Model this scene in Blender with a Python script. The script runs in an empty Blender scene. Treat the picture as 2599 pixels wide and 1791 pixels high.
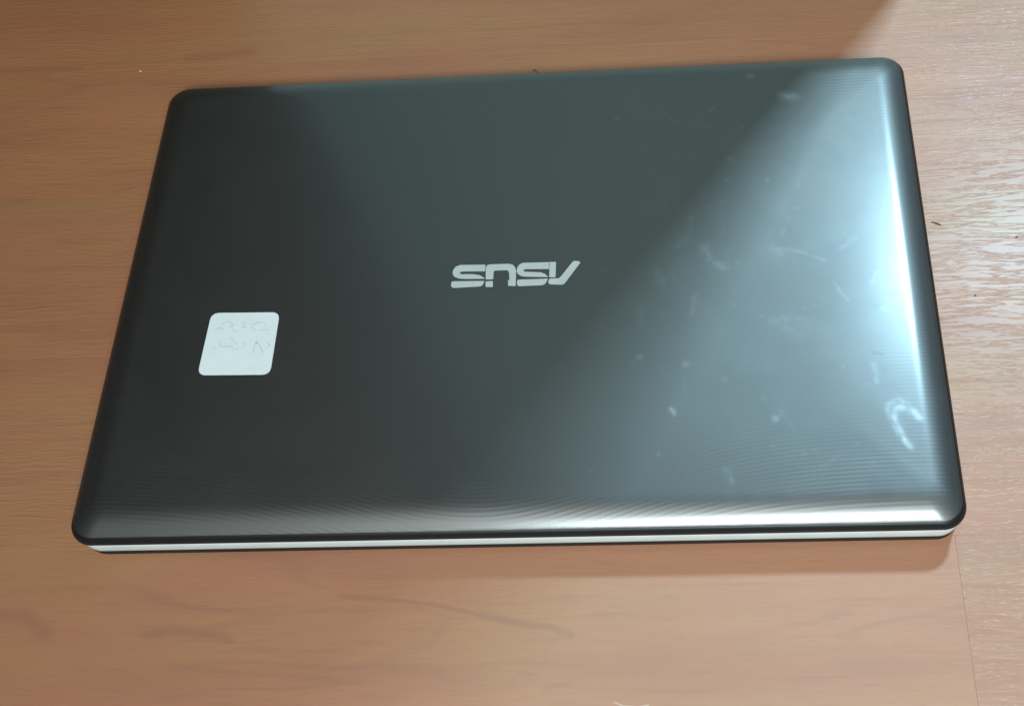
import bpy, bmesh, math, random
import numpy as np
from mathutils import Vector, Matrix
from mathutils.geometry import tessellate_polygon

S = bpy.context.scene
COL = S.collection
MM = 0.001

# ------------------------------------------------------------------ camera
W_PX, H_PX, F_PX, CX_PX = 2599.0, 1791.0, 3030.0, 1535.0
right = Vector((0.997140832, 0.007852529, -0.075156496))
down = Vector((-0.028964819, -0.878902450, -0.476121332))
fwd = Vector((-0.069793986, 0.476936916, -0.876162073))
cam_d = bpy.data.cameras.new('camera')
cam = bpy.data.objects.new('camera', cam_d)
COL.objects.link(cam)
m = Matrix.Identity(4)
for i in range(3):
    m[i][0], m[i][1], m[i][2] = right[i], -down[i], -fwd[i]
m[0][3], m[1][3], m[2][3] = 0.07810258, -0.29572994, 0.48723068
cam.matrix_world = m
cam_d.sensor_fit = 'HORIZONTAL'
cam_d.sensor_width = 36.0
cam_d.lens = F_PX / W_PX * 36.0
cam_d.shift_x = -(CX_PX - W_PX / 2) / W_PX
cam_d.clip_start, cam_d.clip_end = 0.01, 50.0
S.camera = cam

# ------------------------------------------------------------------ light
world = bpy.data.worlds.new('World')
S.world = world
world.use_nodes = True
bg = world.node_tree.nodes['Background']
bg.inputs[0].default_value = (0.80, 0.86, 1.0, 1)
bg.inputs[1].default_value = 0.035


def area_lamp(name, loc, target, sx, sy, power, color):
    d = bpy.data.lights.new(name, 'AREA')
    d.shape = 'RECTANGLE'
    d.size, d.size_y = sx, sy
    d.energy = power
    d.color = color
    o = bpy.data.objects.new(name, d)
    COL.objects.link(o)
    o.location = loc
    o.rotation_euler = (Vector(target) - Vector(loc)).to_track_quat('-Z', 'Y').to_euler()
    return o


# cool key from behind on the right; broad room light from above the viewer
area_lamp('key_lamp', (0.823, 1.187, 1.82), (0.08, 0.0, 0.0), 0.20, 0.20, 47.0, (0.46, 0.80, 1.0))
area_lamp('room_lamp', (0.19, -0.81, 0.99), (0.0, 0.02, 0.0), 0.60, 0.26, 19.6, (0.80, 0.97, 1.0))

S.view_settings.view_transform = 'Standard'
S.view_settings.look = 'None'
S.view_settings.exposure = 0.0
S.view_settings.gamma = 1.0
S.cycles.use_denoising = True
S.cycles.sample_clamp_indirect = 4.0


# ------------------------------------------------------------------ node helpers
class NT:
    def __init__(self, name):
        self.mat = bpy.data.materials.new(name)
        self.mat.use_nodes = True
        self.t = self.mat.node_tree
        self.bsdf = self.t.nodes['Principled BSDF']

    def n(self, typ, **kw):
        x = self.t.nodes.new(typ)
        for k, v in kw.items():
            setattr(x, k, v)
        return x

    def put(self, sock, v):
        if hasattr(v, 'is_output') or isinstance(v, bpy.types.NodeSocket):
            self.t.links.new(v, sock)
        else:
            sock.default_value = v

    def math(self, op, a, b=0.0, c=0.0, clamp=False):
        x = self.n('ShaderNodeMath', operation=op, use_clamp=clamp)
        self.put(x.inputs[0], a)
        self.put(x.inputs[1], b)
        self.put(x.inputs[2], c)
        return x.outputs[0]

    def mapr(self, v, a, b, c, d):
        x = self.n('ShaderNodeMapRange')
        x.interpolation_type = 'SMOOTHSTEP'
        for i, q in enumerate((v, a, b, c, d)):
            self.put(x.inputs[i], q)
        return x.outputs[0]

    def mix(self, f, a, b):
        x = self.n('ShaderNodeMix', data_type='RGBA')
        self.put(x.inputs[0], f)
        self.put(x.inputs[6], a)
        self.put(x.inputs[7], b)
        return x.outputs[2]

    def mapping(self, vec, scale, loc=(0, 0, 0)):
        x = self.n('ShaderNodeMapping')
        self.put(x.inputs[0], vec)
        x.inputs[1].default_value = loc
        x.inputs[3].default_value = scale
        return x.outputs[0]

    def noise(self, vec, scale, detail=2.0, rough=0.5, dist=0.0):
        x = self.n('ShaderNodeTexNoise')
        self.put(x.inputs['Vector'], vec)
        x.inputs['Scale'].default_value = scale
        x.inputs['Detail'].default_value = detail
        x.inputs['Roughness'].default_value = rough
        x.inputs['Distortion'].default_value = dist
        return x.outputs[0]

    def pos_mm(self):
        g = self.n('ShaderNodeNewGeometry')
        return self.mapping(g.outputs['Position'], (1000, 1000, 1000))

    def obj_mm(self):
        g = self.n('ShaderNodeTexCoord')
        return self.mapping(g.outputs['Object'], (1000, 1000, 1000))

    def sep(self, v):
        x = self.n('ShaderNodeSeparateXYZ')
        self.put(x.inputs[0], v)
        return x.outputs

    def set(self, **kw):
        for k, v in kw.items():
            self.put(self.bsdf.inputs[k.replace('_', ' ')], v)

    def bump(self, h, strength, dist, normal=None):
        x = self.n('ShaderNodeBump')
        x.inputs['Strength'].default_value = strength
        x.inputs['Distance'].default_value = dist
        self.put(x.inputs['Height'], h)
        if normal is not None:
            self.put(x.inputs['Normal'], normal)
        return x.outputs[0]


def make_stroke_group():
    g = bpy.data.node_groups.new('stroke_mark', 'ShaderNodeTree')
    for nm, ty in (('P', 'NodeSocketVector'), ('A', 'NodeSocketVector'), ('B', 'NodeSocketVector'),
                   ('Width', 'NodeSocketFloat'), ('Strength', 'NodeSocketFloat')):
        g.interface.new_socket(nm, in_out='INPUT', socket_type=ty)
    g.interface.new_socket('Mask', in_out='OUTPUT', socket_type='NodeSocketFloat')
    gi, go = g.nodes.new('NodeGroupInput'), g.nodes.new('NodeGroupOutput')

    def vm(op, a, b=None, out=0):
        x = g.nodes.new('ShaderNodeVectorMath')
        x.operation = op
        g.links.new(a, x.inputs[0])
        if b is not None:
            g.links.new(b, x.inputs[1])
        return x.outputs[out]
    flat = g.nodes.new('ShaderNodeVectorMath')
    flat.operation = 'MULTIPLY'
    g.links.new(gi.outputs['P'], flat.inputs[0])
    flat.inputs[1].default_value = (1, 1, 0)
    pa = vm('SUBTRACT', flat.outputs[0], gi.outputs['A'])
    ba = vm('SUBTRACT', gi.outputs['B'], gi.outputs['A'])
    d1 = vm('DOT_PRODUCT', pa, ba, 1)
    d2 = vm('DOT_PRODUCT', ba, ba, 1)
    q = g.nodes.new('ShaderNodeMath')
    q.operation, q.use_clamp = 'DIVIDE', True
    g.links.new(d1, q.inputs[0])
    g.links.new(d2, q.inputs[1])
    sc = g.nodes.new('ShaderNodeVectorMath')
    sc.operation = 'SCALE'
    g.links.new(ba, sc.inputs[0])
    g.links.new(q.outputs[0], sc.inputs['Scale'])
    dd = vm('SUBTRACT', pa, sc.outputs[0])
    ln = vm('LENGTH', dd, None, 1)
    mr = g.nodes.new('ShaderNodeMapRange')
    mr.interpolation_type = 'SMOOTHSTEP'
    g.links.new(ln, mr.inputs[0])
    mr.inputs[1].default_value = 0.0
    g.links.new(gi.outputs['Width'], mr.inputs[2])
    g.links.new(gi.outputs['Strength'], mr.inputs[3])
    mr.inputs[4].default_value = 0.0
    g.links.new(mr.outputs[0], go.inputs[0])
    return g


STROKE = make_stroke_group()


def strokes(nt, pos, items):
    """items: (points in mm, width mm, strength) -> one mask"""
    out = None
    for pts, w, s in items:
        if len(pts) == 1:
            pts = [pts[0], (pts[0][0] + 0.2, pts[0][1])]
        for a, b in zip(pts[:-1], pts[1:]):
            x = nt.n('ShaderNodeGroup')
            x.node_tree = STROKE
            nt.put(x.inputs[0], pos)
            x.inputs[1].default_value = (a[0], a[1], 0)
            x.inputs[2].default_value = (b[0], b[1], 0)
            x.inputs[3].default_value = w
            x.inputs[4].default_value = s
            out = x.outputs[0] if out is None else nt.math('MAXIMUM', out, x.outputs[0])
    return out


# ------------------------------------------------------------------ materials
def wood_material(name, seed, tone, emboss, dark=(), pale=()):
    nt = NT(name)
    p = nt.pos_mm()
    off = (seed * 37.1, seed * 91.7, seed * 11.3)
    # slow drift along the board
    drift = nt.noise(nt.mapping(p, (0.004, 0.022, 1), off), 1.0, 3, 0.55, 0.4)
    hue = nt.noise(nt.mapping(p, (0.006, 0.03, 1), (off[1], off[0], 0)), 1.0, 2, 0.5)
    # flame figure: contour lines of a stretched noise
    fig = nt.noise(nt.mapping(p, (0.0045, 0.03, 1), (off[2], off[0], 3)), 1.0, 2, 0.45, 0.3)
    fig = nt.math('MULTIPLY', fig, 9.0)
    fig = nt.math('FRACT', fig)
    fig = nt.math('SUBTRACT', fig, 0.5)
    fig = nt.math('ABSOLUTE', fig)
    line = nt.mapr(fig, 0.0, 0.22, 1.0, 0.0)
    patch = nt.noise(nt.mapping(p, (0.008, 0.03, 1), (7 + off[0], 2, 1)), 1.0, 2, 0.5)
    line = nt.math('MULTIPLY', line, nt.mapr(patch, 0.45, 0.68, 0.0, 1.0))
    # fine pores
    fine = nt.noise(nt.mapping(p, (0.05, 1.3, 1), off), 1.0, 4, 0.6)
    streak = nt.noise(nt.mapping(p, (0.012, 0.22, 1), off), 1.0, 3, 0.6)
    c_lo = tuple(tone * v for v in (0.320, 0.090, 0.020)) + (1,)
    c_hi = tuple(tone * v for v in (0.374, 0.121, 0.032)) + (1,)
    c_y = tuple(tone * v for v in (0.348, 0.128, 0.028)) + (1,)
    col = nt.mix(nt.mapr(drift, 0.3, 0.7, 0, 1), c_lo, c_hi)
    col = nt.mix(nt.mapr(hue, 0.42, 0.66, 0, 0.75), col, c_y)
    dk = tuple(tone * v for v in (0.225, 0.060, 0.013)) + (1,)
    col = nt.mix(nt.math('MULTIPLY', line, 0.30), col, dk)
    col = nt.mix(nt.mapr(fine, 0.45, 0.8, 0, 0.34), col, dk)
    pore = nt.noise(nt.mapping(p, (0.16, 1.9, 1), (off[2], 3, 5)), 1.0, 2, 0.6)
    col = nt.mix(nt.mapr(pore, 0.60, 0.74, 0, 0.42), col, dk)
    col = nt.mix(nt.mapr(streak, 0.5, 0.8, 0, 0.30), col, dk)
    if dark:
        col = nt.mix(strokes(nt, p, dark), col, dk)
    if pale:
        col = nt.mix(strokes(nt, p, pale), col, (0.72, 0.66, 0.60, 1))
    nt.set(Base_Color=col)
    # embossed grain in the lacquer
    wob = nt.noise(nt.mapping(p, (0.02, 0.03, 1), off), 1.0, 1)
    xyz = nt.sep(p)
    yy = nt.math('ADD', xyz[1], nt.math('MULTIPLY', wob, 10.0))
    cb = nt.n('ShaderNodeCombineXYZ')
    nt.put(cb.inputs[0], nt.math('MULTIPLY', xyz[0], 0.06))
    nt.put(cb.inputs[1], nt.math('MULTIPLY', yy, 0.66))
    cb.inputs[2].default_value = seed
    em = nt.noise(cb.outputs[0], 1.0, 2.5, 0.55)
    em = nt.mapr(em, 0.47, 0.62, 0, 1)
    area = nt.noise(nt.mapping(p, (0.016, 0.03, 1), (4, off[1], 0)), 1.0, 1)
    em = nt.math('MULTIPLY', em, nt.mapr(area, 0.3, 0.6, 0.5, 1.0))
    micro = nt.noise(p, 1.6, 2, 0.6)
    nrm = nt.bump(em, emboss, 0.00016)
    nrm = nt.bump(micro, 0.12, 0.00005, nrm)
    nt.set(Normal=nt.bump(em, emboss * 0.55, 0.00016), Roughness=nt.mapr(streak, 0.3, 0.8, 0.65, 0.70), IOR=1.78, Specular_IOR_Level=1.0)
    nt.set(Coat_Weight=0.18, Coat_Roughness=0.25, Coat_IOR=1.5, Coat_Normal=nrm)
    return nt.mat


def lid_material():
    nt = NT('lid_lacquer')
    p = nt.obj_mm()
    xyz = nt.sep(p)
    # fine woven line texture, bowed in the middle of the lid
    dx = nt.math('DIVIDE', nt.math('ADD', xyz[0], 12.0), 85.0)
    bow = nt.math('EXPONENT', nt.math('MULTIPLY', nt.math('MULTIPLY', dx, dx), -1.0))
    v = nt.math('ADD', xyz[1], nt.math('MULTIPLY', bow, 32.0))
    ln = nt.math('SINE', nt.math('MULTIPLY', v, 2 * math.pi / 1.9))
    u = nt.math('SINE', nt.math('MULTIPLY', xyz[0], 2 * math.pi / 1.6))
    weave = nt.math('ADD', nt.math('MULTIPLY', ln, 0.85), nt.math('MULTIPLY', u, nt.mapr(xyz[0], -20, 120, 0.03, 0.12)))
    grit = nt.noise(p, 1.1, 3, 0.7)
    edge = nt.math('MAXIMUM', nt.mapr(nt.math('ABSOLUTE', xyz[0]), 150, 186, 0, 1), nt.mapr(nt.math('ABSOLUTE', xyz[1]), 60, 112, 0, 1))
    weave = nt.math('MULTIPLY', weave, nt.math('ADD', nt.math('MULTIPLY', edge, 0.8), 0.2))
    worn = nt.noise(nt.mapping(p, (0.03, 0.05, 1), (9, 4, 0)), 1.0, 3, 0.6)
    weave = nt.math('MULTIPLY', weave, nt.mapr(worn, 0.35, 0.65, 0.35, 1.0))
    nrm = nt.bump(weave, 0.33, 0.00006)
    nrm = nt.bump(grit, 0.10, 0.00006, nrm)

    at = nt.n('ShaderNodeAttribute', attribute_name='residue')
    marks = at.outputs['Fac']
    ad = nt.n('ShaderNodeAttribute', attribute_name='scuff')
    # wiped-on haze and dust
    wipe = nt.noise(nt.mapping(p, (0.022, 0.030, 1)), 1.0, 4, 0.6, 0.8)
    col = nt.mix(marks, (0.148, 0.136, 0.128, 1), (0.62, 0.68, 0.70, 1))
    col = nt.mix(ad.outputs['Fac'], col, (0.05, 0.05, 0.05, 1))
    rough = nt.math('ADD', nt.mapr(wipe, 0.3, 0.7, 0.51, 0.54), nt.math('MULTIPLY', marks, 0.1))
    metal = nt.math('SUBTRACT', 1.0, nt.math('MULTIPLY', marks, 1.5), clamp=True)
    nt.set(Base_Color=col, Metallic=metal, Roughness=rough, Specular_IOR_Level=0.5, Normal=nrm,
           Coat_Weight=1.0, Coat_Roughness=0.21, Coat_IOR=1.5)
    nt.put(nt.bsdf.inputs['Coat Normal'], nt.bump(grit, 0.03, 0.00006))
    return nt.mat


def plain(name, color, rough, spec=0.5, grit=0.0, vary=0.06):
    nt = NT(name)
    p = nt.obj_mm()
    n1 = nt.noise(p, 0.08, 3, 0.6)
    c2 = tuple(v * (1 - 2.2 * vary) for v in color)
    nt.set(Base_Color=nt.mix(nt.mapr(n1, 0.3, 0.7, 0, 1), tuple(color) + (1,), c2 + (1,)), Roughness=rough, Specular_IOR_Level=spec)
    if grit:
        nt.set(Normal=nt.bump(nt.noise(p, 2.2, 2, 0.6), grit, 0.00005))
    return nt.mat


M_LID = lid_material()
M_RIM = plain('black_plastic', (0.010, 0.010, 0.011), 0.42, 0.35)
M_SILVER = plain('silver_white_plastic', (0.73, 0.80, 0.79), 0.36, 0.5, 0.05, 0.03)
M_BOTTOM = plain('dark_bottom_plastic', (0.013, 0.012, 0.011), 0.65, 0.3, 0.2)
M_RUBBER = plain('rubber', (0.02, 0.02, 0.02), 0.8, 0.3)
M_LOGO = plain('logo_silver_print', (0.55, 0.555, 0.54), 0.5, 0.5, 0.0, 0.03)
M_PAPER = plain('sticker_paper', (0.79, 0.80, 0.80), 0.6, 0.3, 0.05, 0.02)
M_PENCIL = plain('faded_pencil', (0.715, 0.73, 0.73), 0.7, 0.2)
M_PANEL_BACK = plain('grey_paint', (0.36, 0.53, 0.54), 0.6, 0.3)
M_PANEL_SIDE = plain('dark_wood_stain', (0.045, 0.030, 0.018), 0.6, 0.3)
M_SUB = plain('dark_underlay', (0.05, 0.03, 0.018), 0.8, 0.2)
M_CRUMB_D = plain('dark_crumb', (0.10, 0.065, 0.045), 0.7, 0.3)
M_CRUMB_L = plain('pale_crumb', (0.75, 0.68, 0.58), 0.7, 0.3)


# ------------------------------------------------------------------ mesh helpers
def link(name, bm, mat, parent=None, smooth=False):
    me = bpy.data.meshes.new(name)
    bmesh.ops.recalc_face_normals(bm, faces=bm.faces[:])
    bm.to_mesh(me)
    bm.free()
    me.materials.append(mat)
    if smooth:
        for f in me.polygons:
            f.use_smooth = True
    o = bpy.data.objects.new(name, me)
    COL.objects.link(o)
    if parent is not None:
        o.parent = parent
    return o


def rrect(hx, hy, r, seg=10):
    pts = []
    for cx, cy, a0 in ((hx - r, hy - r, 0), (-hx + r, hy - r, 90), (-hx + r, -hy + r, 180), (hx - r, -hy + r, 270)):
        for k in range(seg + 1):
            a = math.radians(a0 + 90 * k / seg)
            pts.append((cx + r * math.cos(a), cy + r * math.sin(a)))
    return pts


def rings_bm(rings, cap_top=True, cap_bottom=True, seg=10):
    """rings: list of (hx, hy, r, z) in mm from bottom to top"""
    bm = bmesh.new()
    loops = []
    for hx, hy, r, z in rings:
        loops.append([bm.verts.new((x * MM, y * MM, z * MM)) for x, y in rrect(hx, hy, r, seg)])
    for a, b in zip(loops[:-1], loops[1:]):
        n = len(a)
        for i in range(n):
            bm.faces.new((a[i], a[(i + 1) % n], b[(i + 1) % n], b[i]))
    if cap_top:
        bm.faces.new(loops[-1])
    if cap_bottom:
        bm.faces.new(loops[0])
    return bm


def prism_bm(polys, z0, z1):
    bm = bmesh.new()
    for poly in polys:
        t = [bm.verts.new((x * MM, y * MM, z1 * MM)) for x, y in poly]
        b = [bm.verts.new((x * MM, y * MM, z0 * MM)) for x, y in poly]
        for tri in tessellate_polygon([[Vector((x, y, 0)) for x, y in poly]]):
            bm.faces.new([t[i] for i in tri])
        n = len(poly)
        for i in range(n):
            bm.faces.new((t[i], t[(i + 1) % n], b[(i + 1) % n], b[i]))
    return bm


def ribbon_bm(lines, width, z):
    bm = bmesh.new()
    for pts in lines:
        # smooth the polyline a little
        for _ in range(2):
            q = [pts[0]]
            for a, b in zip(pts[:-1], pts[1:]):
                q += [(a[0] * .75 + b[0] * .25, a[1] * .75 + b[1] * .25), (a[0] * .25 + b[0] * .75, a[1] * .25 + b[1] * .75)]
            pts = q + [pts[-1]]
        prev = None
        for i, p in enumerate(pts):
            a, b = pts[max(i - 1, 0)], pts[min(i + 1, len(pts) - 1)]
            d = Vector((b[0] - a[0], b[1] - a[1]))
            d = d.normalized() if d.length > 0 else Vector((1, 0))
            nx, ny = -d.y * width / 2, d.x * width / 2
            cur = (bm.verts.new(((p[0] + nx) * MM, (p[1] + ny) * MM, z * MM)), bm.verts.new(((p[0] - nx) * MM, (p[1] - ny) * MM, z * MM)))
            if prev:
                bm.faces.new((prev[0], prev[1], cur[1], cur[0]))
            prev = cur
    return bm


def tag(o, label=None, cat=None, group=None, kind=None):
    for k, v in (('label', label), ('category', cat), ('group', group), ('kind', kind)):
        if v:
            o[k] = v


# ------------------------------------------------------------------ floor of laminate planks
def board_bm(x0, x1, y0, y1, ease=0.06, depth=8.0):
    bm = bmesh.new()
    def loop(i, z):
        return [bm.verts.new((x * MM, y * MM, z * MM)) for x, y in ((x0 + i, y0 + i), (x1 - i, y0 + i), (x1 - i, y1 - i), (x0 + i, y1 - i))]
    ls = [loop(0.012, -depth), loop(0.012, -ease * 0.6), loop(ease, 0.0)]
    for a, b in zip(ls[:-1], ls[1:]):
        for i in range(4):
            bm.faces.new((a[i], a[(i + 1) % 4], b[(i + 1) % 4], b[i]))
    bm.faces.new(ls[-1])
    return bm


sub = rings_bm([(1000, 800, 2, -14), (1000, 800, 2, -8.2)], seg=1)
floor = link('floor', sub, M_SUB)
tag(floor, 'reddish brown wood laminate floor of long planks under the laptop', kind='structure')

V_DARK = [([(-73.6, -144.7), (-53.0, -146.4), (-30.7, -149.3), (-12.0, -153.8), (8.2, -158.2)], 1.7, 0.45),
          ([(-12.0, -153.8), (8.2, -158.2), (18.1, -159.2), (26.4, -162.6)], 2.6, 0.5),
          ([(26.4, -162.6), (17, -165.0)], 2.2, 0.2), ([(5, -163.5), (19, -165.5)], 2.5, 0.15),
          ([(-155.5, -160.3), (-143.8, -158.2), (-129.8, -159.8), (-119.0, -162.5)], 4.0, 0.45),
          ([(-222.4, -150.9), (-211.6, -151.4), (-205.4, -155.4), (-199.6, -158.9)], 6.0, 0.42),
          ([(7.2, -173.8), (31.6, -175.7)], 1.8, 0.22), ([(15.6, -184.3), (25.3, -182.8)], 1.6, 0.35), ([(5, -178), (12, -178.5)], 1.4, 0.3),
          ([(-39.2, -150.3), (-25.7, -154.6), (-31.4, -164.9), (-52.5, -170.5)], 3.2, 0.14)]
ROWS = [(-590, -495.5), (-495.5, -402.0), (-402.0, -308.5), (-308.5, -215.5), (-215.5, -122.3), (-122.3, -24.5), (-24.5, 71.5),
        (71.5, 157.8), (157.8, 251.0), (251.0, 344.5), (344.5, 438.0), (438.0, 531.5), (531.5, 625)]
JOINTS = {4: [187.5], 3: [-420], 5: [-560], 6: [520], 7: [-480], 8: [430], 9: [-300, 600], 2: [240], 1: [-150], 0: [500], 10: [100], 11: [-500], 12: [350]}
TONE = {4: 1.04, 5: 1.06, 6: 1.09, 7: 1.2, 8: 1.2, 3: 1.0}
rnd = random.Random(4)
for i, (y0, y1) in enumerate(ROWS):
    xs = [-950] + JOINTS.get(i, []) + [950]
    for k, (x0, x1) in enumerate(zip(xs[:-1], xs[1:])):
        tone = TONE.get(i, 0.92 + 0.14 * rnd.random())
        emb = 0.8
        dark, pale = (), ()
        if i == 4 and k == 0:
            emb, dark = 0.2, V_DARK
            pale = [([(44.5, -190.2), (48, -191.6), (54, -192.0), (58, -191.4)], 0.5, 0.3)]
        if i == 4 and k == 1:
            emb, tone = 1.0, 1.03
        if i == 8:
            dark = [([(-194.4, 163.3), (-158.9, 166.3)], 6.0, 0.35), ([(-330, 161.5), (-257.0, 160.0)], 5.0, 0.3)]
        mat = wood_material('laminate_wood', (5 if i in (4, 5, 6, 7) else i) * 3.7 + k * 1.9, tone, emb, dark, pale)
        link('plank', board_bm(x0, x1, y0, y1, 0.13 if (i == 4 and k == 1) else 0.06), mat, floor)

# unseen upright panels, placed to shade the floor and reflect in the lid
wall = rings_bm([(198.5, 12, 1.5, 0.5), (198.5, 12, 1.5, 900)], seg=3)
back_panel_o = link('shade_panel_back', wall, M_PANEL_BACK)
back_panel_o.location = (0.0265, 0.2405, 0.0)
tag(back_panel_o, 'plain pale grey upright panel out of view behind the laptop, shading the floor', kind='structure')

cab = rings_bm([(250, 12, 1.5, 0.5), (250, 12, 1.5, 900)], seg=3)  # added to block the key lamp left of the grey panel
side_panel_o = link('shade_panel_side', cab, M_PANEL_SIDE)
side_panel_o.location = (-0.4235, 0.2405, 0.0)
tag(side_panel_o, 'dark upright panel added out of view beside the grey panel to block light', kind='structure')

# ------------------------------------------------------------------ laptop
laptop = bpy.data.objects.new('laptop', None)
COL.objects.link(laptop)
laptop.empty_display_size = 0.05
tag(laptop, 'closed dark grey laptop with silver front edge lying on the wood floor', 'laptop')

HX, HY, RC = 190.0, 125.5, 10.5
LID_TOP = 24.4


def inset(d):
    return (HX - d, HY - d, max(RC - 0.42 * d, 3.0))


def lid_slope(d):
    if d >= 16:
        return 0.022 * max(0.0, 1 - (d - 16) / 42.0)
    t = min(max((16 - d) / 13.5, 0.0), 1.0)
    return 0.022 + 0.50 * t * t * (3 - 2 * t) + 0.9 * max(0.0, 1 - d / 3.2) ** 1.6


_ZT = np.concatenate([[0.0], np.cumsum([lid_slope((k + 0.5) * 0.05) * 0.05 for k in range(1300)])])


def lid_z(d):
    return LID_TOP - (_ZT[-1] - float(np.interp(d, np.arange(1301) * 0.05, _ZT)))


def value_noise(x, y, seed):
    """smooth 2-D value noise in 0..1 on numpy arrays"""
    def h(i, j):
        n = np.sin(i * 127.1 + j * 311.7 + seed * 74.7) * 43758.5453
        return n - np.floor(n)
    i, j = np.floor(x), np.floor(y)
    f, g = x - i, y - j
    f, g = f * f * (3 - 2 * f), g * g * (3 - 2 * g)
    return (h(i, j) * (1 - f) + h(i + 1, j) * f) * (1 - g) + (h(i, j + 1) * (1 - f) + h(i + 1, j + 1) * f) * g


def seg_dist(x, y, a, b):
    bx, by = b[0] - a[0], b[1] - a[1]
    t = np.clip(((x - a[0]) * bx + (y - a[1]) * by) / (bx * bx + by * by + 1e-9), 0, 1)
    return np.hypot(x - a[0] - bx * t, y - a[1] - by * t), t


PALE = [  # points (mm on the lid), half width, strength
    ([(170.5, -72.4), (168.0, -70.9), (165.0, -70.6), (162.4, -72.4), (161.4, -76.0), (162.6, -79.5)], 0.8, 0.34),
    ([(174.2, -79.0), (172.2, -75.6), (169.0, -74.2), (165.6, -74.8), (163.8, -78.0), (164.6, -82.3), (166.4, -87.5), (168.8, -91.6)], 0.95, 0.85),
    ([(169.0, -74.2), (165.6, -74.8), (163.8, -78.0), (164.6, -82.3)], 1.5, 0.3),
    ([(117.2, 8.1), (128.6, 6.5), (140.0, 1.8)], 0.9, 0.12), ([(144.3, -11.0), (149.4, -20.5)], 0.7, 0.16),
    ([(117.2, 8.1), (121.5, 5.0)], 2.0, 0.09), ([(156.0, 13.0), (148.3, 6.8)], 0.9, 0.10),
    ([(164.0, -6.6), (161.4, -11.3)], 0.8, 0.22), ([(115.8, -30.5), (121, -28.6), (129.0, -28.1)], 1.4, 0.09),
    ([(122.5, -32.8), (127.8, -35.3)], 3.0, 0.07), ([(81.4, 27.3), (80.3, 19.1)], 0.8, 0.09),
    ([(82.0, -14.9), (80.0, -25.2)], 0.9, 0.09), ([(157.9, -52.8), (158.2, -61.5)], 0.9, 0.18),
    ([(126.2, 24.1), (122.9, 15.5)], 0.9, 0.07), ([(87.5, 9.5), (88.6, 5.0), (91.5, 1.8), (95, -0.6)], 1.9, 0.15),
    ([(86.3, 6.6)], 1.5, 0.1), ([(73.9, 11.4), (78.3, 14.7)], 2.4, 0.06), ([(64.9, -1.6), (67.0, -8.0)], 2.2, 0.07),
    ([(71.7, -3.2)], 2.0, 0.10), ([(130.1, 97.6), (133.5, 96.6)], 1.8, 0.30), ([(127.6, 99.0)], 1.2, 0.15),
    ([(76.7, -50.6)], 0.9, 0.22), ([(56.3, -46.6)], 0.9, 0.2), ([(70.3, -72.7), (71.2, -74.0)], 0.8, 0.35),
    ([(114.2, -77.6)], 1.2, 0.25), ([(117, -75.5)], 1.2, 0.12), ([(112.8, 111.8)], 1.0, 0.35), ([(165.1, -25.2)], 1.0, 0.3),
    ([(-151.6, 77.3), (-145.7, 68.4)], 0.9, 0.012), ([(-78.7, 19.6), (-69.7, -2.7)], 0.6, 0.02),
    ([(58, -22), (57, -29)], 1.1, 0.07), ([(100, 60), (103, 57)], 0.9, 0.08), ([(92, -101), (95, -106)], 0.8, 0.12),
]
DARK = [([(166.3, -17.1), (177.3, -19.5)], 0.5, 0.3), ([(161.5, -24.1)], 1.2, 0.2), ([(158, -47), (162, -48)], 0.5, 0.4),
        ([(152.5, -108.5), (153.0, -112.5), (157.5, -112.4), (158, -108.6), (154, -107.5)], 1.8, 0.12)]


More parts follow.
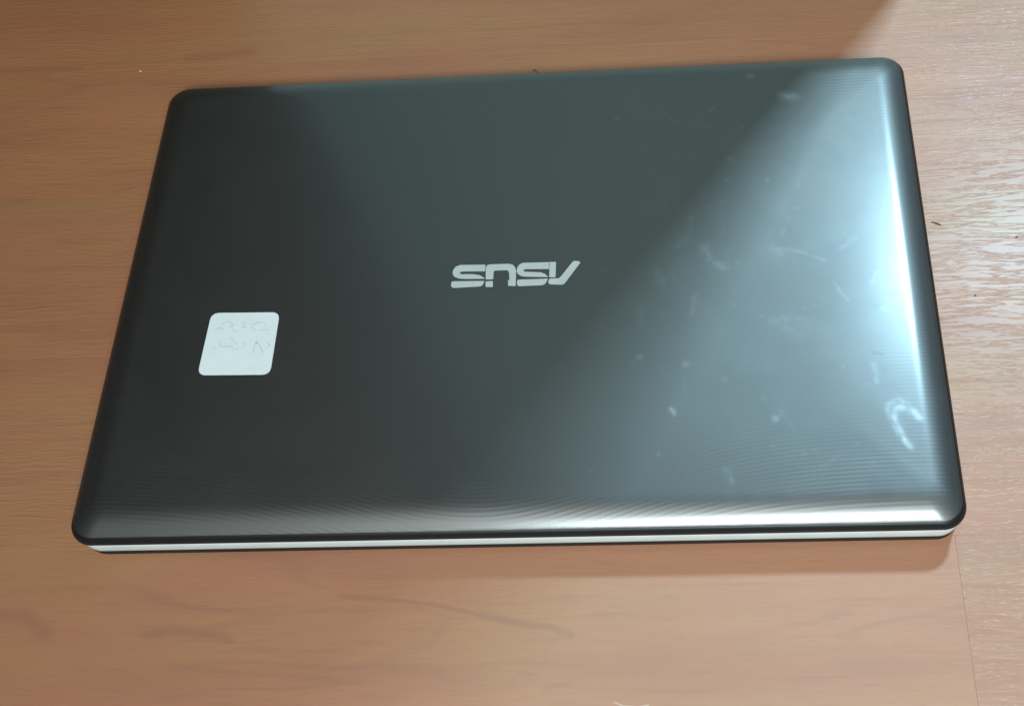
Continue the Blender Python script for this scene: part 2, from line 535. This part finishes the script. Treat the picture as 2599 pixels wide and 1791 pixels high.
def residue_maps(x, y):
    pale, dark = np.zeros_like(x), np.zeros_like(x)
    brk = 0.35 + 0.95 * np.clip((0.5 * value_noise(x * 0.9, y * 0.9, 1) + 0.5 * value_noise(x * 0.37, y * 0.37, 2) - 0.25) / 0.4, 0, 1)
    wob_x = x + 0.9 * (value_noise(x * 0.3, y * 0.3, 3) - 0.5)
    wob_y = y + 0.9 * (value_noise(x * 0.3, y * 0.3, 4) - 0.5)
    rr = random.Random(11)
    items = list(PALE)
    for bx, by, bw, bs in ((90, 4, 8, .035), (72, 4, 7, .03), (68, -4, 6, .03), (122, -30, 8, .03), (150, -15, 7, .02), (130, 8, 9, .025), (80, -20, 6, .02), (160, -30, 8, .03), (105, 70, 9, .015)):
        items.append(([(bx, by), (bx + 4, by - 3)], bw / 1.5, bs))
    for _ in range(70):     # dust
        px, py = rr.uniform(20, 172), rr.uniform(-108, 108)
        if rr.random() < 0.15:
            px = rr.uniform(-170, 20)
        items.append(([(px, py)], rr.uniform(0.45, 0.8), rr.uniform(0.02, 0.12) * (0.3 if px < 20 else 1)))
    for _ in range(26):     # hairline scratches
        px, py, an, ln = rr.uniform(45, 170), rr.uniform(-105, 100), rr.uniform(0, math.pi), rr.uniform(4, 16)
        items.append(([(px, py), (px + ln * math.cos(an), py + ln * math.sin(an))], 0.5, rr.uniform(0.015, 0.05)))
    for src, dst, lst in ((1, pale, items), (0, dark, DARK)):
        for pts, w, s in lst:
            if len(pts) == 1:
                pts = [pts[0], (pts[0][0] + 0.2, pts[0][1])]
            for a, b in zip(pts[:-1], pts[1:]):
                x0, x1 = min(a[0], b[0]) - 18, max(a[0], b[0]) + 18
                y0, y1 = min(a[1], b[1]) - 18, max(a[1], b[1]) + 18
                k = (x > x0) & (x < x1) & (y > y0) & (y < y1)
                d, t = seg_dist(wob_x[k], wob_y[k], a, b)
                v = s * (0.5 if src else 1) * np.exp(-(d / (w * 1.5)) ** 2) * (brk[k] if src else 1)
                dst[k] = np.maximum(dst[k], v)
    # broad greasy wipes on the right half
    wipe = value_noise(x * 0.035 + y * 0.02, y * 0.06 - x * 0.02, 8) * value_noise(x * 0.16, y * 0.09, 9)
    pale += 0.012 * np.clip((wipe - 0.3) / 0.5, 0, 1) * np.clip((x - 20) / 90, 0, 1)
    return pale, dark


def rrect_dense(hx, hy, r, nx, ny, seg):
    out = []
    corners = ((hx - r, hy - r, 0), (-hx + r, hy - r, 90), (-hx + r, -hy + r, 180), (hx - r, -hy + r, 270))
    for q, (cx, cy, a0) in enumerate(corners):
        a = np.radians(a0 + 90 * np.arange(seg + 1) / seg)
        out.append(np.stack([cx + r * np.cos(a), cy + r * np.sin(a)], 1))
        n = nx if q % 2 == 0 else ny
        nxt = corners[(q + 1) % 4]
        an = math.radians(a0 + 90)
        p0, p1 = out[-1][-1], np.array([nxt[0] + r * math.cos(an), nxt[1] + r * math.sin(an)])
        t = (np.arange(1, n) / n)[:, None]
        out.append(p0 * (1 - t) + p1 * t)
    return np.concatenate(out)


def build_lid():
    ds = [1.7, 1.85, 2.1, 2.6, 3.2, 3.9, 4.8] + list(np.arange(5.6, 125.45, 0.75))
    ringz = [(4.0, lid_z(1.7) - 0.25), (1.95, lid_z(1.7) - 0.2)] + [(d, lid_z(d)) for d in ds]
    ringz.append((125.5, LID_TOP))
    V = []
    for d, z in ringz:
        hx, hy = HX - d, HY - d
        r = min(max(RC - 0.42 * d, 3.0), max(hy, 0) * 0.8)
        p = rrect_dense(hx, hy, r, 440, 290, 12)
        V.append(np.concatenate([p, np.full((len(p), 1), z)], 1))
    n, R = len(V[0]), len(V)
    V = np.concatenate(V)
    k = np.arange(n)
    F = []
    for i in range(R - 1):
        a, b = i * n + k, i * n + (k + 1) % n
        F.append(np.stack([a, b, b + n, a + n], 1))
    F = np.concatenate(F)
    faces = F.tolist() + [list(range(n))[::-1]]
    me = bpy.data.meshes.new('lid')
    me.from_pydata((V * MM).tolist(), [], faces)
    me.polygons.foreach_set('use_smooth', [True] * len(me.polygons))
    pale, dark = residue_maps(V[:, 0], V[:, 1])
    low = V[:, 2] < 18.5
    pale[low] = 0
    for nm, arr in (('residue', pale), ('scuff', dark)):
        at = me.attributes.new(nm, 'FLOAT', 'POINT')
        at.data.foreach_set('value', arr.astype(np.float32))
    me.materials.append(M_LID)
    me.update()
    o = bpy.data.objects.new('lid', me)
    COL.objects.link(o)
    o.parent = laptop
    return o


lid = build_lid()

zt = lid_z(1.7) - 0.27
rim = link('lid_rim', rings_bm([inset(3) + (14.7,), inset(0.6) + (14.75,), inset(0.0) + (15.1,), inset(-0.25) + (15.6,), inset(-0.25) + (16.6,), inset(0.0) + (17.4,), inset(0.6) + (18.4,), inset(1.2) + (19.0,), inset(1.75) + (zt,), inset(4) + (zt + 0.005,)], seg=14), M_RIM, laptop, True)
tag(rim, 'black rim round the edge of the lid')

# base: silver palm-rest shell, dark bottom shell, feet
base = link('base_shell', rings_bm([inset(3.2) + (5.6,), inset(1.0) + (5.7,), inset(0.6) + (6.2,), inset(0.5) + (8.0,), inset(0.3) + (11.0,), inset(0.3) + (13.6,), inset(0.6) + (14.3,), inset(4) + (14.4,)], seg=14), M_SILVER, laptop, True)
tag(base, 'silver white shell under the lid')
bottom = link('bottom_cover', rings_bm([inset(6) + (1.0,), inset(1.6) + (1.05,), inset(0.8) + (1.5,), inset(0.6) + (4.0,), inset(0.7) + (5.5,), inset(2.6) + (5.59,)], seg=14), M_BOTTOM, laptop, True)
foot_bm = rings_bm([(14, 4, 3.8, 0.0), (14, 4, 3.8, 0.9), (13.4, 3.4, 3.3, 1.02)], seg=5)
foot = link('rubber_foot', foot_bm, M_RUBBER, laptop)
foot.location = (-0.150, -0.098, 0)
for fx, fy in ((0.150, -0.098), (-0.150, 0.098), (0.150, 0.098)):
    f2 = foot.copy()
    COL.objects.link(f2)
    f2.location = (fx, fy, 0)

# lettering on the lid (reads ASUS from the other side)
LET = [
    [[(-14.8, 4.7), (-26.8, 5.0), (-28.8, 4.1), (-29.8, 2.4), (-30.0, 0.5), (-29.1, -1.3), (-27.1, -2.3), (-24.6, -2.7), (-14.6, -3.0), (-16.0, -1.7), (-17.7, -0.8), (-20.4, -0.3), (-25.8, -0.1), (-26.6, 0.5), (-26.4, 1.2), (-25.2, 1.4), (-14.8, 1.1)],
     [(-30.1, -4.0), (-28.9, -3.8), (-14.8, -4.2), (-15.4, -6.2), (-16.3, -6.9), (-17.3, -7.1), (-29.1, -7.4), (-30.0, -6.8), (-30.3, -5.8)]],
    [[(-14.6, 3.2), (-13.8, 4.5), (-12.0, 4.8), (-3.9, 4.7), (-2.2, 4.3), (-1.0, 3.0), (-0.25, 1.0), (-0.1, -7.5), (-3.6, -7.2), (-3.8, -4.3), (-3.1, -4.1), (-3.5, -0.2), (-3.9, 0.9), (-4.7, 1.3), (-10.1, 1.3), (-10.7, 0.9), (-10.8, -3.4), (-14.2, -3.4)],
     [(-14.2, -4.5), (-10.8, -4.4), (-10.7, -7.6), (-14.1, -7.4)]],
    [[(14.9, 4.9), (2.8, 5.0), (1.3, 4.3), (0.2, 2.6), (0.0, 0.4), (0.7, -1.1), (2.3, -2.2), (4.1, -2.6), (14.8, -3.2), (13.4, -1.6), (11.3, -0.5), (4.0, 0.1), (3.1, 0.7), (3.3, 1.3), (4.3, 1.5), (15.0, 1.2)],
     [(0.5, -4.3), (1.5, -4.1), (14.6, -4.1), (14.2, -5.7), (13.2, -7.1), (11.9, -7.5), (1.0, -7.6), (0.4, -6.2)]],
    [[(15.15, 4.9), (18.2, 4.9), (18.2, -3.5), (15.3, -3.3)],
     [(15.1, -4.6), (15.8, -4.1), (19.7, -4.1), (20.7, -3.1), (26.0, 4.8), (26.7, 5.1), (28.8, 4.9), (29.5, 4.0), (22.8, -6.5), (21.8, -7.6), (15.9, -7.2), (14.9, -6.4)]],
]
for k, polys in enumerate(LET):
    o = link('logo_letter', prism_bm(polys, LID_TOP - 0.05, LID_TOP + 0.07), M_LOGO, lid)
    tag(o, 'silver printed letter %s of the maker name' % 'SUSA'[k])

# square sticker with faded handwriting
ST = [(-141.9, -16.7), (-109.4, -17.5), (-109.4, -49.9), (-143.0, -49.2)]


def round_poly(pts, r, seg=6):
    out = []
    n = len(pts)
    for i in range(n):
        p, a, b = Vector(pts[i]), Vector(pts[i - 1]), Vector(pts[(i + 1) % n])
        s, e = p + (a - p).normalized() * r, p + (b - p).normalized() * r
        for k in range(seg + 1):
            t = k / seg
            q = s * (1 - t) ** 2 + p * 2 * t * (1 - t) + e * t * t
            out.append((q.x, q.y))
    return out


sticker = link('sticker', prism_bm([round_poly(ST, 4.0)], LID_TOP - 0.1, LID_TOP + 0.12), M_PAPER, laptop)
tag(sticker, 'white square sticker with rounded corners and faded handwriting')
HAND = [[(-136.5, -22.9), (-133.9, -21.4), (-132.0, -22.0), (-129.9, -24.0), (-132.3, -24.5)], [(-131.0, -25.4), (-129.4, -26.6), (-127.5, -27.5)],
        [(-121.4, -24.0), (-118.8, -22.2), (-115.6, -23.0), (-114.7, -24.4), (-116.3, -25.3)], [(-121.5, -25.1), (-119.2, -26.6), (-121.2, -27.1)],
        [(-118.4, -26.6), (-112.8, -26.7)], [(-130.6, -30.5), (-128.5, -32.3), (-126.7, -34.1)],
        [(-135.6, -32.4), (-134.8, -34.7), (-132.4, -35.0), (-128.7, -34.6)], [(-129.4, -36.3), (-126.1, -36.1)],
        [(-127.0, -22.6), (-125.2, -22.0), (-124.6, -23.4), (-126.4, -24.6), (-124.2, -25.4)], [(-138.4, -25.8), (-136.8, -24.6), (-135.0, -25.6)],
        [(-125.4, -33.2), (-123.6, -33.0), (-122.8, -34.6), (-124.6, -35.6)], [(-138.0, -34.8), (-136.9, -36.0)], [(-112.6, -33.4), (-111.6, -35.2), (-113.0, -36.0)],
        [(-118.2, -32.9), (-119.0, -34.9), (-118.8, -38.3)], [(-118.2, -32.9), (-116.2, -35.0), (-114.1, -38.7)]]
hand = link('handwriting', ribbon_bm(HAND, 0.75, LID_TOP + 0.15), M_PENCIL, sticker)
tag(hand, 'faded grey pencil marks')


# ------------------------------------------------------------------ crumbs and fibres
def crumb(name, mat, loc, sx, sy, sz, rz, seed, label, cat):
    r = random.Random(seed)
    bm = bmesh.new()
    bmesh.ops.create_icosphere(bm, subdivisions=2, radius=1.0)
    for v in bm.verts:
        k = 1 + r.uniform(-0.22, 0.22)
        v.co = Vector((v.co.x * sx * k, v.co.y * sy * k, max(v.co.z * sz * k, -sz * 0.8))) * MM
    o = link(name, bm, mat, None, True)
    o.location = (loc[0] * MM, loc[1] * MM, (loc[2] + sz * 0.8) * MM)
    o.rotation_euler = (0, 0, math.radians(rz))
    tag(o, label, cat)
    return o


def fibre(name, mat, pts, rad, label, cat):
    bm = bmesh.new()
    prev = None
    P = [Vector(p) for p in pts]
    n = len(P)
    for i, p in enumerate(P):
        d = (P[min(i + 1, n - 1)] - P[max(i - 1, 0)]).normalized()
        a = d.cross(Vector((0, 0, 1)))
        a = a.normalized() if a.length > 1e-4 else Vector((1, 0, 0))
        b = a.cross(d)
        t = rad * (0.35 + 0.65 * math.sin(math.pi * (i + 0.4) / n))
        ring = [bm.verts.new((p + (a * math.cos(q) + b * math.sin(q)) * t) * MM) for q in [k * math.pi / 3 for k in range(6)]]
        if prev:
            for k in range(6):
                bm.faces.new((prev[k], prev[(k + 1) % 6], ring[(k + 1) % 6], ring[k]))
        else:
            bm.faces.new(ring)
        prev = ring
    bm.faces.new(prev)
    o = link(name, bm, mat, None, True)
    tag(o, label, cat)
    return o


fibre('dark_fibre', M_CRUMB_D, [(196.9, 36.0, 0.25), (198.0, 35.8, 0.35), (199.2, 35.2, 0.4), (200.3, 34.7, 0.4), (201.4, 34.1, 0.3)], 0.28,
      'tiny dark brown fibre on the floor beside the lid edge', 'fibre')
crumb('dark_crumb', M_CRUMB_D, (212.0, -5.8, 0), 0.42, 0.36, 0.3, 20, 3, 'tiny round dark speck on the pale sheen of the floor', 'crumb')
crumb('dark_crumb', M_CRUMB_D, (235.7, 25.8, 0), 0.6, 0.32, 0.28, 10, 5, 'small oblong dark speck on the floor away from the laptop', 'crumb')
crumb('pale_crumb', M_CRUMB_L, (-220.7, 155.7, 0), 0.8, 0.5, 0.4, -25, 7, 'tiny pale crumb on the floor beyond the left rear corner', 'crumb')
fibre('hair', M_CRUMB_D, [(2.2, 126.6, 17.4), (2.6, 127.3, 18.4), (3.4, 126.6, 18.9), (4.4, 125.4, 18.7), (5.6, 123.6, 19.2)], 0.3,
      'short dark hair caught on the rear edge of the lid', 'hair')
